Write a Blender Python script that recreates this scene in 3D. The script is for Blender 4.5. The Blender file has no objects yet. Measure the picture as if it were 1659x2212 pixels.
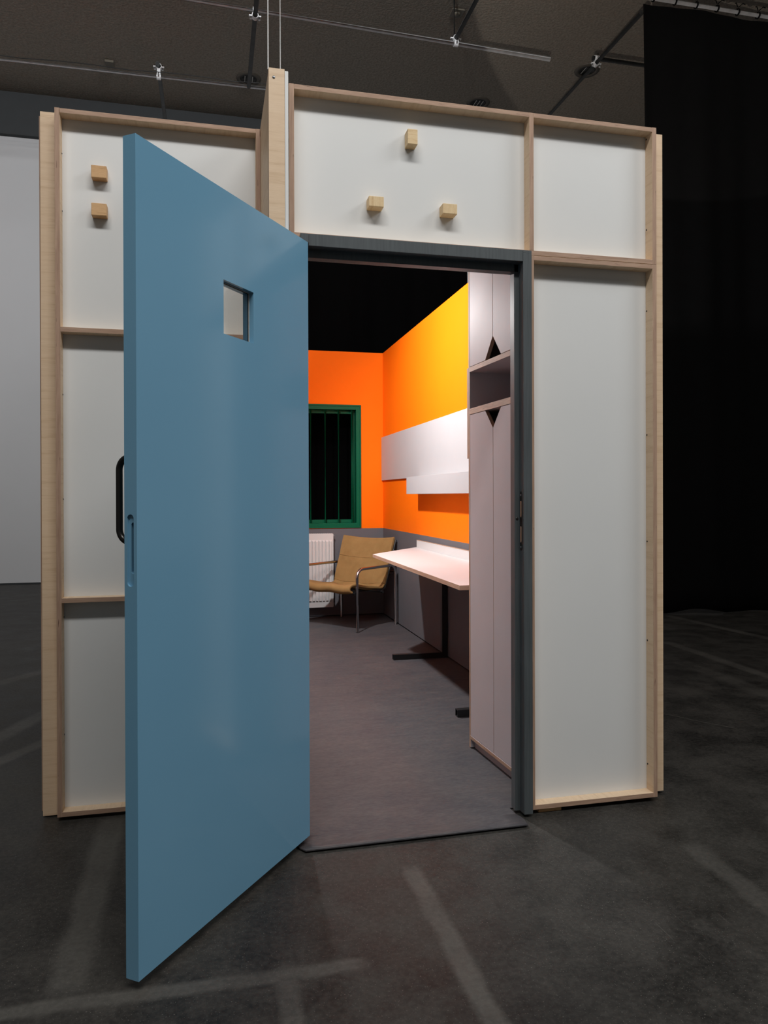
import bpy, bmesh, math, random
from mathutils import Vector, Matrix
random.seed(7)
S = bpy.context.scene
COL = S.collection
R = math.radians

# ------------------------------------------------------------------ camera
cam_d = bpy.data.cameras.new('camera')
cam = bpy.data.objects.new('camera', cam_d); COL.objects.link(cam)
yaw, pit, rol = R(13.134), R(-0.1595), R(-0.1745)
Fv = Vector((math.sin(yaw)*math.cos(pit), math.cos(yaw)*math.cos(pit), math.sin(pit)))
R0 = Vector((math.cos(yaw), -math.sin(yaw), 0)); U0 = R0.cross(Fv)
Rv = R0*math.cos(rol) + U0*math.sin(rol)
Uv = U0*math.cos(rol) - R0*math.sin(rol)
M = Matrix.Identity(4)
for i in range(3):
    M[i][0] = Rv[i]; M[i][1] = Uv[i]; M[i][2] = -Fv[i]
M[0][3], M[1][3], M[2][3] = -0.2783, -2.6571, 1.2253
cam.matrix_world = M
cam_d.sensor_fit = 'AUTO'; cam_d.sensor_width = 36.0
cam_d.lens = 1612.977*36.0/2212.0
cam_d.shift_y = -(1106.0-1075.481)/2212.0
cam_d.clip_start = 0.05; cam_d.clip_end = 100
S.camera = cam

# ------------------------------------------------------------------ view, world, lights
S.view_settings.view_transform = 'Standard'
S.view_settings.look = 'None'
S.view_settings.exposure = 0.0
S.view_settings.gamma = 1.0
S.view_settings.use_curve_mapping = False
W = bpy.data.worlds.new('world'); S.world = W; W.use_nodes = True
W.node_tree.nodes['Background'].inputs[0].default_value = (1.0, 0.97, 0.93, 1)
W.node_tree.nodes['Background'].inputs[1].default_value = 0.085

def area(name, loc, target, sx, sy, power, color=(1, 1, 1), spread=180):
    d = bpy.data.lights.new(name, 'AREA'); d.shape = 'RECTANGLE'; d.size = sx; d.size_y = sy
    d.energy = power; d.color = color; d.spread = R(spread)
    o = bpy.data.objects.new(name, d); COL.objects.link(o)
    o.location = loc
    o.rotation_euler = (Vector(target)-Vector(loc)).to_track_quat('-Z', 'Y').to_euler()
    return o

def spot(name, loc, target, power, angle, blend, radius, color=(1, 1, 1)):
    d = bpy.data.lights.new(name, 'SPOT'); d.energy = power; d.spot_size = R(angle); d.spot_blend = blend
    d.shadow_soft_size = radius; d.color = color
    o = bpy.data.objects.new(name, d); COL.objects.link(o)
    o.location = loc
    o.rotation_euler = (Vector(target)-Vector(loc)).to_track_quat('-Z', 'Y').to_euler()
    return o

area('gallery_key_light', (0.0, -3.7, 6.7), (0.2, 0.2, 1.6), 5.2, 0.7, 315, (1.0, 0.995, 0.98))
area('gallery_side_light', (5.6, -3.0, 6.0), (-0.2, -0.3, 1.2), 2.6, 1.6, 26, (0.96, 0.985, 1.0), 80)
spot('added_tube_spot', (0.3, 0.9, 6.48), (0.1, 5.4, 6.2), 560, 96, 0.6, 0.12, (0.97, 0.98, 1.0))  # added spot that brightens the scaffold tubes; no fixture stands here
area('gallery_wall_light', (-4.6, 3.6, 6.5), (-3.9, 8.7, 0.8), 2.5, 0.5, 62, (0.97, 0.98, 1.0))
spot('cell_wall_lamp', (0.13, 2.48, 2.60), (1.10, 2.50, 1.98), 275, 152, 0.55, 0.055, (1.0, 0.985, 0.985))
spot('added_ceiling_spot', (1.2, 0.45, 2.80), (4.75, 3.6, 6.85), 300, 50, 0.04, 0.02, (1.0, 0.93, 0.85))  # added unseen spot; its hard cone edge draws the bright wedge on the ceiling


# ------------------------------------------------------------------ materials
def srgb(r, g, b):
    f = lambda c: (c/255/12.92) if c/255 <= 0.04045 else ((c/255+0.055)/1.055)**2.4
    return (f(r), f(g), f(b), 1)

class NT:
    def __init__(s, name):
        s.m = bpy.data.materials.new(name); s.m.use_nodes = True
        s.t = s.m.node_tree; s.b = s.t.nodes['Principled BSDF']
    def n(s, typ, **kw):
        nd = s.t.nodes.new(typ)
        for k, v in kw.items(): setattr(nd, k, v)
        return nd
    def l(s, a, b): s.t.links.new(a, b)
    def math(s, op, a, b=None, clamp=False):
        nd = s.n('ShaderNodeMath', operation=op); nd.use_clamp = clamp
        for i, v in enumerate((a, b)):
            if v is None: continue
            if isinstance(v, (int, float)): nd.inputs[i].default_value = v
            else: s.l(v, nd.inputs[i])
        return nd.outputs[0]
    def noise(s, vec, scale, detail=3, rough=0.5, stretch=None):
        if stretch:
            mp = s.n('ShaderNodeMapping'); mp.inputs['Scale'].default_value = stretch
            s.l(vec, mp.inputs[0]); vec = mp.outputs[0]
        nd = s.n('ShaderNodeTexNoise'); nd.inputs['Scale'].default_value = scale
        nd.inputs['Detail'].default_value = detail; nd.inputs['Roughness'].default_value = rough
        s.l(vec, nd.inputs['Vector']); return nd.outputs[0]
    def ramp(s, fac, stops):
        nd = s.n('ShaderNodeValToRGB'); e = nd.color_ramp.elements
        while len(e) < len(stops): e.new(0.5)
        for i, (p, c) in enumerate(stops): e[i].position = p; e[i].color = c
        s.l(fac, nd.inputs[0]); return nd.outputs[0]
    def mix(s, fac, a, b, mode='MIX'):
        nd = s.n('ShaderNodeMixRGB', blend_type=mode)
        for i, v in enumerate((fac, a, b)):
            if isinstance(v, (int, float)): nd.inputs[i].default_value = v
            elif isinstance(v, tuple): nd.inputs[i].default_value = v
            else: s.l(v, nd.inputs[i])
        return nd.outputs[0]
    def bump(s, h, strength, dist):
        nd = s.n('ShaderNodeBump'); nd.inputs['Strength'].default_value = strength
        nd.inputs['Distance'].default_value = dist
        s.l(h, nd.inputs['Height']); s.l(nd.outputs[0], s.b.inputs['Normal'])
    def obj(s): return s.n('ShaderNodeTexCoord').outputs['Object']
    def pos(s): return s.n('ShaderNodeNewGeometry').outputs['Position']
    def set(s, **kw):
        for k, v in kw.items():
            i = s.b.inputs[k.replace('_', ' ')]
            if isinstance(v, (int, float, tuple)): i.default_value = v
            else: s.l(v, i)
        return s

def simple(name, col, rough=0.5, metal=0.0, var=0.06, nscale=8, bump=0.0, bscale=200, spec=0.5):
    t = NT(name); v = t.obj()
    n = t.noise(v, nscale, 4)
    dark = tuple(c*(1-var) for c in col[:3]) + (1,); lite = tuple(min(1, c*(1+var)) for c in col[:3]) + (1,)
    t.set(Base_Color=t.ramp(n, [(0.3, dark), (0.7, lite)]), Roughness=rough, Metallic=metal)
    t.b.inputs['Specular IOR Level'].default_value = spec
    if bump: t.bump(t.noise(v, bscale, 2), bump, 0.001)
    return t.m

def wood_face(name, c1, c2, c3, stretch):
    t = NT(name); v = t.pos()
    n = t.noise(v, 9, 4, 0.55, stretch)
    n2 = t.noise(v, 3, 2)
    fine = t.noise(v, 60, 2, 0.5, stretch)
    base = t.ramp(n, [(0.3, c1), (0.55, c2), (0.66, c3), (0.72, c2)])
    base = t.mix(0.25, base, t.ramp(fine, [(0.35, c3), (0.65, c1)]))
    base = t.mix(0.18, base, t.ramp(n2, [(0.35, c3), (0.65, c1)]))
    t.set(Base_Color=base, Roughness=0.55)
    return t.m

def ply_edge(name, axis):
    t = NT(name); v = t.obj()
    sep = t.n('ShaderNodeSeparateXYZ'); t.l(v, sep.inputs[0])
    a = sep.outputs[axis]
    ph = t.math('MULTIPLY', a, 1/0.0045)
    fr = t.math('FRACT', t.math('ADD', ph, 50.0))
    st = [1.0, 1.0, 1.0]; st[axis] = 8.0
    st = tuple((9.0 if i != axis else 120.0) for i in range(3))
    streak = t.noise(v, 1.0, 3, 0.6, st)
    lay = t.ramp(fr, [(0.0, srgb(158, 124, 101)), (0.22, srgb(188, 155, 131)), (0.6, srgb(198, 166, 142)), (0.95, srgb(162, 127, 104))])
    col = t.mix(0.45, lay, t.ramp(streak, [(0.3, srgb(138, 104, 84)), (0.7, srgb(196, 164, 140))]))
    fleck = t.noise(v, 1.0, 2, 0.5, tuple((14.0 if i != axis else 260.0) for i in range(3)))
    col = t.mix(t.math('GREATER_THAN', fleck, 0.735), col, srgb(92, 62, 46))
    t.set(Base_Color=col, Roughness=0.65)
    return t.m

M_white = simple('white_laminate', (0.79, 0.79, 0.775, 1), 0.42, var=0.012, nscale=3)
M_birch = wood_face('birch_face', srgb(233, 206, 175), srgb(227, 198, 165), srgb(212, 180, 145), (0.5, 0.5, 7.0))
M_birchX = wood_face('birch_face_horizontal_board', srgb(236, 210, 180), srgb(230, 203, 171), srgb(214, 184, 149), (7.0, 0.6, 0.6))
M_edge = [ply_edge('plywood_edge_'+'xyz'[i], i) for i in range(3)]
M_pine = wood_face('pine_block', srgb(240, 214, 170), srgb(234, 205, 158), srgb(208, 170, 120), (9, 1, 1.2))
M_pinez = wood_face('pine_block_level_grain', srgb(240, 214, 170), srgb(234, 205, 158), srgb(208, 170, 120), (1, 1, 11))
M_larch = wood_face('larch_block', srgb(226, 184, 134), srgb(219, 174, 122), srgb(190, 142, 94), (1, 1, 11))
M_steel = simple('galvanised_steel', (0.80, 0.81, 0.82, 1), 0.34, 0.2, 0.15, 14)
M_dtube = simple('dull_dark_steel_tube', (0.07, 0.072, 0.072, 1), 0.5, 0.7, 0.15, 14)
M_chrome = simple('satin_chrome_tube', (0.55, 0.54, 0.54, 1), 0.22, 1.0, 0.05)
M_black = simple('black_powder_coat', (0.012, 0.012, 0.013, 1), 0.42, 0, 0.1)
M_blacksteel = simple('black_handle_steel', (0.055, 0.052, 0.05, 1), 0.3, 0.8, 0.05)
M_screw = simple('zinc_screw', (0.45, 0.47, 0.5, 1), 0.35, 0.9, 0.05)
M_drape = simple('black_stage_cloth', (0.0030, 0.0029, 0.0030, 1), 0.95, 0, 0.1, spec=0.1)
M_velvet = simple('black_velvet', (0.0011, 0.0010, 0.0011, 1), 0.95, 0, 0.1, spec=0.05)
M_cable = simple('white_hanging_cord', (0.85, 0.85, 0.83, 1), 0.5)
M_green = simple('green_window_paint', srgb(0, 88, 60), 0.4, 0, 0.05, spec=0.2)
M_radiator = simple('white_radiator_enamel', (0.6, 0.59, 0.585, 1), 0.3, 0, 0.01)
M_desk = simple('white_desk_laminate', (0.62, 0.61, 0.605, 1), 0.4, 0, 0.01)
M_cab = simple('pale_mauve_laminate', (0.52, 0.47, 0.485, 1), 0.5, 0, 0.03, 4, spec=0.1)
M_whiteboard = simple('white_board_paint', (0.43, 0.427, 0.435, 1), 0.4, 0, 0.01)
M_trim = simple('dark_grey_beam_paint', srgb(52, 55, 57), 0.7, 0, 0.05)
M_wallgrey = simple('pale_grey_wall_paint', (0.62, 0.62, 0.62, 1), 0.6, 0, 0.01, 2)
M_gallery = simple('gallery_white_paint', (0.66, 0.66, 0.67, 1), 0.8, 0, 0.01, 2)
M_gasket = simple('black_gasket', (0.01, 0.01, 0.01, 1), 0.5)
M_bead = simple('pale_putty', (0.55, 0.55, 0.52, 1), 0.6)
M_lamp_ring = simple('taupe_lamp_ring', srgb(72, 66, 58), 0.5)
M_lamp_ref = simple('lamp_reflector', (0.5, 0.48, 0.45, 1), 0.2, 1.0)
M_taupe = simple('taupe_plastic', srgb(98, 92, 80), 0.5)

def m_frame():
    t = NT('dark_grey_door_frame_paint'); v = t.pos()
    n = t.noise(v, 1, 3, 0.6, (120, 60, 6)); n2 = t.noise(v, 3, 3)
    c = t.mix(0.5, t.ramp(n2, [(0.3, srgb(74, 79, 81)), (0.7, srgb(90, 95, 97))]), t.ramp(n, [(0.3, srgb(72, 77, 79)), (0.7, srgb(94, 99, 101))]))
    chips = t.math('GREATER_THAN', t.noise(v, 34, 4, 0.65), 0.735)
    t.set(Base_Color=t.mix(chips, c, srgb(120, 120, 116)), Roughness=0.42)
    t.bump(n, 0.25, 0.0008)
    return t.m
M_frame = m_frame()

def m_door():
    t = NT('blue_gloss_door_paint'); v = t.obj()
    n = t.noise(v, 2.2, 3)
    t.set(Base_Color=t.ramp(n, [(0.3, (0.176, 0.380, 0.545, 1)), (0.7, (0.186, 0.396, 0.562, 1))]), Roughness=0.13)
    t.bump(t.math('ADD', t.math('MULTIPLY', t.noise(v, 210, 2), 0.3), t.noise(v, 5, 2)), 0.10, 0.0015)
    return t.m
M_door = m_door()

def m_cell():
    t = NT('orange_over_grey_wall_paint'); v = t.pos()
    sep = t.n('ShaderNodeSeparateXYZ'); t.l(v, sep.inputs[0])
    top = t.math('GREATER_THAN', sep.outputs[2], 0.892)
    n = t.noise(v, 4, 3)
    org = t.ramp(n, [(0.3, (0.94, 0.164, 0.004, 1)), (0.7, (0.95, 0.170, 0.004, 1))])
    gry = t.ramp(n, [(0.3, (0.122, 0.120, 0.132, 1)), (0.7, (0.132, 0.129, 0.140, 1))])
    t.set(Base_Color=t.mix(top, gry, org), Roughness=0.5)
    t.b.inputs['Specular IOR Level'].default_value = 0.07
    t.bump(t.noise(v, 160, 2), 0.06, 0.001)
    return t.m
M_cell = m_cell()

def m_carpet():
    t = NT('mottled_grey_vinyl'); v = t.pos()
    a = t.noise(v, 2.6, 5, 0.62, (1.0, 2.2, 1)); b = t.noise(v, 10, 6, 0.72, (1.0, 3.0, 1)); c = t.noise(v, 42, 4, 0.65, (1, 2.4, 1))
    col = t.ramp(b, [(0.3, srgb(50, 50, 57)), (0.5, srgb(68, 67, 72)), (0.7, srgb(92, 88, 88))])
    col = t.mix(0.42, col, t.ramp(a, [(0.33, srgb(50, 53, 62)), (0.66, srgb(92, 84, 81))]))
    col = t.mix(0.28, col, t.ramp(c, [(0.33, srgb(40, 40, 45)), (0.67, srgb(100, 96, 96))]))
    t.set(Base_Color=col, Roughness=0.55)
    t.bump(c, 0.08, 0.001)
    return t.m
M_carpet = m_carpet()

def m_fabric():
    t = NT('tan_canvas'); v = t.obj()
    n = t.noise(v, 900, 2); n2 = t.noise(v, 14, 4)
    col = t.mix(0.5, t.ramp(n, [(0.3, srgb(130, 99, 58)), (0.7, srgb(156, 124, 79))]), t.ramp(n2, [(0.3, srgb(134, 103, 62)), (0.7, srgb(152, 120, 76))]))
    t.set(Base_Color=col, Roughness=0.9)
    t.b.inputs['Specular IOR Level'].default_value = 0.2
    t.bump(t.math('ADD', t.math('MULTIPLY', n2, 3.0), n), 0.35, 0.003)
    return t.m
M_fabric = m_fabric()

def m_ceiling():
    t = NT('sprayed_brown_ceiling'); v = t.pos()
    n = t.noise(v, 34, 3, 0.6); n2 = t.noise(v, 0.6, 3)
    col = t.mix(0.6, t.ramp(n2, [(0.3, (0.24, 0.208, 0.168, 1)), (0.7, (0.275, 0.24, 0.195, 1))]), t.ramp(n, [(0.35, (0.18, 0.155, 0.125, 1)), (0.65, (0.33, 0.288, 0.235, 1))]))
    t.set(Base_Color=col, Roughness=0.8)
    t.bump(n, 0.8, 0.012)
    return t.m
M_ceiling = m_ceiling()

def m_floor():
    t = NT('dark_polished_concrete'); v = t.pos()
    a = t.noise(v, 0.9, 6, 0.6); b = t.noise(v, 4.5, 6, 0.68); c = t.noise(v, 60, 4, 0.7); sp = t.noise(v, 210, 1, 0.5)
    col = t.ramp(a, [(0.38, (0.010, 0.0093, 0.0084, 1)), (0.5, (0.024, 0.0225, 0.0203, 1)), (0.63, (0.053, 0.0495, 0.0435, 1))])
    col = t.mix(0.55, col, t.ramp(b, [(0.40, (0.008, 0.0075, 0.0068, 1)), (0.60, (0.058, 0.054, 0.0475, 1))]))
    col = t.mix(0.25, col, t.ramp(c, [(0.40, (0.008, 0.0077, 0.007, 1)), (0.62, (0.074, 0.069, 0.061, 1))]))
    col = t.mix(t.math('MULTIPLY', t.math('GREATER_THAN', sp, 0.70), 0.5), col, (0.17, 0.16, 0.145, 1))
    sep = t.n('ShaderNodeSeparateXYZ'); t.l(v, sep.inputs[0])
    X, Y = sep.outputs[0], sep.outputs[1]
    wob = t.math('MULTIPLY', t.math('SUBTRACT', t.noise(v, 7, 3), 0.5), 0.03)
    tot = None
    for (ax, ay, bx, by, w, k) in FLOOR_MARKS:
        L = math.hypot(bx-ax, by-ay); dx, dy = (bx-ax)/L, (by-ay)/L
        px = t.math('SUBTRACT', X, ax); py = t.math('SUBTRACT', Y, ay)
        u = t.math('ADD', t.math('MULTIPLY', px, dx), t.math('MULTIPLY', py, dy))
        q = t.math('ADD', t.math('SUBTRACT', t.math('MULTIPLY', py, dx), t.math('MULTIPLY', px, dy)), wob)
        mv = t.math('SUBTRACT', 1.9, t.math('MULTIPLY', t.math('ABSOLUTE', q), 1.6/w), True)
        mu = t.math('MINIMUM', t.math('MULTIPLY', u, 18.0, True), t.math('MULTIPLY', t.math('SUBTRACT', L, u), 18.0, True))
        m = t.math('MULTIPLY', t.math('MULTIPLY', mv, mu), k)
        tot = m if tot is None else t.math('MAXIMUM', tot, m)
    patch = t.math('MULTIPLY', tot, t.ramp(t.noise(v, 3.0, 4, 0.6), [(0.28, (0.35, 0.35, 0.35, 1)), (0.6, (1, 1, 1, 1))]))
    col = t.mix(patch, col, t.ramp(c, [(0.3, (0.10, 0.095, 0.085, 1)), (0.7, (0.135, 0.128, 0.114, 1))]))
    # hairline scratches
    sc = t.noise(v, 1.0, 2, 0.5, (2.2, 90, 1)); sc2 = t.noise(v, 1.0, 2, 0.5, (70, 3.0, 1))
    s_ = t.math('MULTIPLY', t.math('MAXIMUM', t.math('GREATER_THAN', sc, 0.745), t.math('GREATER_THAN', sc2, 0.755)), 0.28)
    col = t.mix(s_, col, (0.11, 0.105, 0.095, 1))
    t.set(Base_Color=col, Roughness=t.ramp(b, [(0.3, (0.44, 0.44, 0.44, 1)), (0.7, (0.62, 0.62, 0.62, 1))]))
    t.bump(c, 0.10, 0.002)
    return t.m

# marks left on the concrete by former walls: ax, ay, bx, by, half width, strength
FLOOR_MARKS = [
    (-0.639, 0.380, -0.630, -0.700, 0.053, 0.605),
    (-0.950, -0.727, 0.135, -0.744, 0.028, 0.660),
    (-0.088, -0.680, -0.098, -1.200, 0.031, 0.605),
    (0.362, -0.260, 0.362, -1.300, 0.034, 0.660),
    (1.362, -0.330, 1.325, -0.950, 0.046, 0.440),
    (4.240, 4.100, 4.370, 2.600, 0.054, 0.550),
    (3.420, 2.900, 3.380, 1.500, 0.054, 0.440),
    (3.080, 2.200, 3.050, 1.000, 0.078, 0.275),
    (2.100, 1.200, 2.420, 0.700, 0.004, 0.550),
    (-1.660, 2.660, -1.350, 3.100, 0.062, 0.440),
    (-1.360, 1.400, -1.150, 2.000, 0.062, 0.550),
    (-1.300, 1.000, -1.050, 1.420, 0.046, 0.550),
]
M_floor = m_floor()
M_floor.node_tree.nodes['Principled BSDF'].inputs['Specular IOR Level'].default_value = 0.28

def m_glass():
    t = NT('clear_glass'); t.set(Roughness=0.02, IOR=1.45, Base_Color=(0.97, 0.98, 0.97, 1))
    t.b.inputs['Transmission Weight'].default_value = 1.0
    return t.m
M_glass = m_glass()

# ------------------------------------------------------------------ geometry helpers
def bm_new(): return bmesh.new()

def box(bm, x0, y0, z0, x1, y1, z1, mi=None):
    """axis aligned box; mi: dict axis->material index"""
    v = [bm.verts.new(p) for p in ((x0,y0,z0),(x1,y0,z0),(x1,y1,z0),(x0,y1,z0),(x0,y0,z1),(x1,y0,z1),(x1,y1,z1),(x0,y1,z1))]
    for idx, ax in (((0,3,2,1),2),((4,5,6,7),2),((0,1,5,4),1),((2,3,7,6),1),((1,2,6,5),0),((3,0,4,7),0)):
        f = bm.faces.new([v[i] for i in idx])
        if mi: f.material_index = mi.get(ax, 0)
    return bm

def frame_from(d):
    d = d.normalized(); a = Vector((0, 0, 1)) if abs(d.z) < 0.9 else Vector((1, 0, 0))
    u = d.cross(a).normalized(); return u, u.cross(d).normalized()

def tube(bm, pts, r, n=14, cap=True, closed=False):
    pts = [Vector(p) for p in pts]; rings = []; m = len(pts)
    pu = None
    for i, p in enumerate(pts):
        a = pts[(i-1) % m] if (closed or i > 0) else p
        b = pts[(i+1) % m] if (closed or i < m-1) else p
        d = (b-a).normalized()
        if pu is None: u, w = frame_from(d)
        else:
            u = (pu - d*pu.dot(d)).normalized(); w = d.cross(u)
        pu = u
        rr = r[i] if isinstance(r, (list, tuple)) else r
        rings.append([bm.verts.new(p+(u*math.cos(2*math.pi*k/n)+w*math.sin(2*math.pi*k/n))*rr) for k in range(n)])
    for i in range(m if closed else m-1):
        A, B = rings[i], rings[(i+1) % m]
        for k in range(n):
            f = bm.faces.new((A[k], A[(k+1) % n], B[(k+1) % n], B[k])); f.smooth = True
    if cap and not closed:
        for rg in (rings[0], rings[-1]): bm.faces.new([bm.verts.new(v.co) for v in rg])
    bmesh.ops.recalc_face_normals(bm, faces=bm.faces)
    return bm

def round_path(pts, rad, seg=8):
    pts = [Vector(p) for p in pts]; out = [pts[0]]
    for i in range(1, len(pts)-1):
        p = pts[i]; a = (pts[i-1]-p).normalized(); b = (pts[i+1]-p).normalized()
        ang = a.angle(b); t = rad/math.tan(ang/2)
        A = p+a*t; B = p+b*t; c = p+(a+b).normalized()*(rad/math.sin(ang/2))
        for k in range(seg+1):
            q = A.lerp(B, k/seg); out.append(c+(q-c).normalized()*rad)
    out.append(pts[-1]); return out

def prism(bm, poly, axis, a0, a1, mats=None):
    """extrude polygon (list of 2D) along axis (0,1,2) between a0,a1; mats=(cap index, side index)"""
    def mk(p, a):
        q = [0, 0, 0]; o = [i for i in range(3) if i != axis]
        q[o[0]], q[o[1]] = p; q[axis] = a; return bm.verts.new(q)
    A = [mk(p, a0) for p in poly]; B = [mk(p, a1) for p in poly]; fs = []
    f = bm.faces.new(A); fs.append((f, 0)); f = bm.faces.new(B); fs.append((f, 0))
    for i in range(len(poly)):
        j = (i+1) % len(poly); fs.append((bm.faces.new((A[i], A[j], B[j], B[i])), 1))
    if mats:
        for f, k in fs: f.material_index = mats[k]
    bmesh.ops.recalc_face_normals(bm, faces=bm.faces)
    return bm

def stadium(w, h, n=10):
    r = w/2; out = []
    for k in range(n+1):
        a = math.pi*k/n; out.append((r*math.cos(a), h/2-r+r*math.sin(a)))
    for k in range(n+1):
        a = math.pi+math.pi*k/n; out.append((r*math.cos(a), -h/2+r+r*math.sin(a)))
    return out

def lathe(bm, prof, c, n=28):
    rings = [[bm.verts.new((c[0]+r*math.cos(2*math.pi*k/n), c[1]+r*math.sin(2*math.pi*k/n), c[2]+z)) for k in range(n)] for r, z in prof]
    for A, B in zip(rings, rings[1:]):
        for k in range(n):
            f = bm.faces.new((A[k], A[(k+1) % n], B[(k+1) % n], B[k])); f.smooth = True
    bmesh.ops.recalc_face_normals(bm, faces=bm.faces)
    return bm

def obj(name, bm, mats, parent=None, bevel=0.0, loc=None, label=None):
    bmesh.ops.recalc_face_normals(bm, faces=bm.faces)
    me = bpy.data.meshes.new(name); bm.to_mesh(me); bm.free()
    if not isinstance(mats, (list, tuple)): mats = [mats]
    for m in mats: me.materials.append(m)
    o = bpy.data.objects.new(name, me); COL.objects.link(o)
    if parent is not None: o.parent = parent
    if loc is not None: o.location = loc
    if bevel:
        b = o.modifiers.new('bevel', 'BEVEL'); b.width = bevel; b.segments = 2; b.limit_method = 'ANGLE'; b.angle_limit = R(50)
    if label: o['label'] = label
    return o

def cut(o, cutters):
    """boolean-subtract bmeshes from the mesh of o"""
    for bm in cutters:
        bmesh.ops.recalc_face_normals(bm, faces=bm.faces)
        me = bpy.data.meshes.new('cutter'); bm.to_mesh(me); bm.free()
        for m in o.data.materials: me.materials.append(m)
        c = bpy.data.objects.new('cutter', me); COL.objects.link(c)
        mw = o.matrix_basis.copy()
        par = o.parent; o.parent = None; o.matrix_basis = Matrix.Identity(4)
        md = o.modifiers.new('cut', 'BOOLEAN'); md.operation = 'DIFFERENCE'; md.object = c; md.solver = 'EXACT'
        bpy.context.view_layer.update()
        dg = bpy.context.evaluated_depsgraph_get()
        new = bpy.data.meshes.new_from_object(o.evaluated_get(dg))
        o.modifiers.remove(md); old = o.data; nm = old.name; o.data = new
        bpy.data.meshes.remove(old); new.name = nm
        bpy.data.objects.remove(c); bpy.data.meshes.remove(me)
        o.parent = par; o.matrix_basis = mw
    return o

def tag(o, label, cat, group=None):
    o['label'] = label; o['category'] = cat
    if group: o['group'] = group
    return o

def thing(name, label, cat, loc=(0, 0, 0), rz=0.0, group=None):
    o = bpy.data.objects.new(name, None); COL.objects.link(o); o.empty_display_size = 0.1
    o.location = loc; o.rotation_euler = (0, 0, rz)
    return tag(o, label, cat, group)

def struct(name, bm, m, bevel=0, label=None, cat=None):
    o = obj(name, bm, m, None, bevel); o['kind'] = 'structure'
    if label: o['label'] = label; o['category'] = cat
    return o

def board(name, x0, y0, z0, x1, y1, z1, parent, flip=False):
    """plywood board in parent-local space: veneer on the two big faces, ply layers on the thin edges"""
    d = (x1-x0, y1-y0, z1-z0); t = min(range(3), key=lambda i: d[i])
    mi = {0: 1, 1: 1, 2: 1}; mi[t] = 0
    c = ((x0+x1)/2, (y0+y1)/2, (z0+z1)/2)
    bm = box(bm_new(), x0-c[0], y0-c[1], z0-c[2], x1-c[0], y1-c[1], z1-c[2], mi)
    return obj(name, bm, [M_birchX if (t == 2 or flip) else M_birch, M_edge[t]], parent, 0.0008, c)

def sbox(name, a, b, mat, parent=None, bevel=0.001, label=None):
    c = [(a[i]+b[i])/2 for i in range(3)]
    bm = box(bm_new(), *[a[i]-c[i] for i in range(3)], *[b[i]-c[i] for i in range(3)])
    return obj(name, bm, mat, parent, bevel, c, label)

# ------------------------------------------------------------------ gallery shell
struct('floor', box(bm_new(), -12, -9, -0.1, 13, 10, 0), M_floor)
struct('ceiling', box(bm_new(), -12, -9, 6.85, 13, 10, 6.95), M_ceiling)
struct('wall_back', box(bm_new(), -12, 8.70, 0, 13, 8.9, 6.85), M_gallery)
struct('trim_1', box(bm_new(), -12, 8.62, 6.26, 13, 8.70, 6.85), M_trim)
struct('baseboard_back', box(bm_new(), -12, 8.685, 0, 13, 8.70, 0.02), M_trim)

# ------------------------------------------------------------------ cell walls: painted sheets + plywood ribs
XR, YB, ZT = 1.469, 4.87, 2.70
wr = obj('wall_right', box(bm_new(), XR, 0.064, 0.012, XR+0.012, YB+0.07, ZT), M_cell); wr['kind'] = 'structure'
board('end_board', XR+0.012, 0.064, 0.012, XR+0.062, 0.082, ZT, wr)
for y in (1.2, 2.4, 3.6, 4.9): board('stud', XR+0.012, y, 0.03, XR+0.062, y+0.018, ZT-0.018, wr)
board('top_rail', XR+0.012, 0.082, ZT-0.018, XR+0.062, YB+0.07, ZT, wr)
board('bottom_rail', XR+0.012, 0.082, 0.012, XR+0.062, YB+0.07, 0.030, wr)

# left wall of the cell: its front end stands proud of the doorway
wl = obj('wall_left', box(bm_new(), -0.020, -0.037, 0.012, -0.008, YB+0.07, ZT), M_wallgrey); wl['kind'] = 'structure'
sbox('sheet_edge', (-0.020, -0.057, 0.012), (-0.008, -0.037, ZT-0.002), M_white, wl, 0.0008, 'white cut edge of the sheet')
board('end_board', -0.076, -0.057, 0.012, -0.0205, -0.039, ZT+0.004, wl)
board('side_board', -0.076, -0.039, 0.012, -0.067, YB+0.07, ZT-0.001, wl)
board('top_rail', -0.067, -0.039, ZT-0.018, -0.0205, YB+0.07, ZT-0.001, wl)
board('packing_strip', -0.0078, 0.012, 0.02, -0.0005, 0.05, 2.685, wl)
obj('screw', lathe(bm_new(), [(0.0, 0.0015), (0.0045, 0.0015), (0.0052, 0.0)], (0, 0, 0), 16), M_screw, wl, 0, (-0.058, -0.0575, ZT-0.028)).rotation_euler = (R(90), 0, 0)
obj('screw', lathe(bm_new(), [(0.0, 0.0015), (0.0012, 0.0015)], (0, 0, 0.0004), 10), M_black, wl, 0, (-0.058, -0.0575, ZT-0.028)).rotation_euler = (R(90), 0, 0)

# back wall of the cell with the window opening
WX0, WX1, WZ0, WZ1 = 0.262, 1.236, 0.898, 2.157
b = bm_new()
for (x0, z0, x1, z1) in ((-0.008, 0.012, WX0, ZT), (WX1, 0.012, XR, ZT), (WX0, 0.012, WX1, WZ0), (WX0, WZ1, WX1, ZT)):
    box(b, x0, YB, z0, x1, YB+0.014, z1)
struct('wall_cell_back', b, M_cell)

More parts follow.
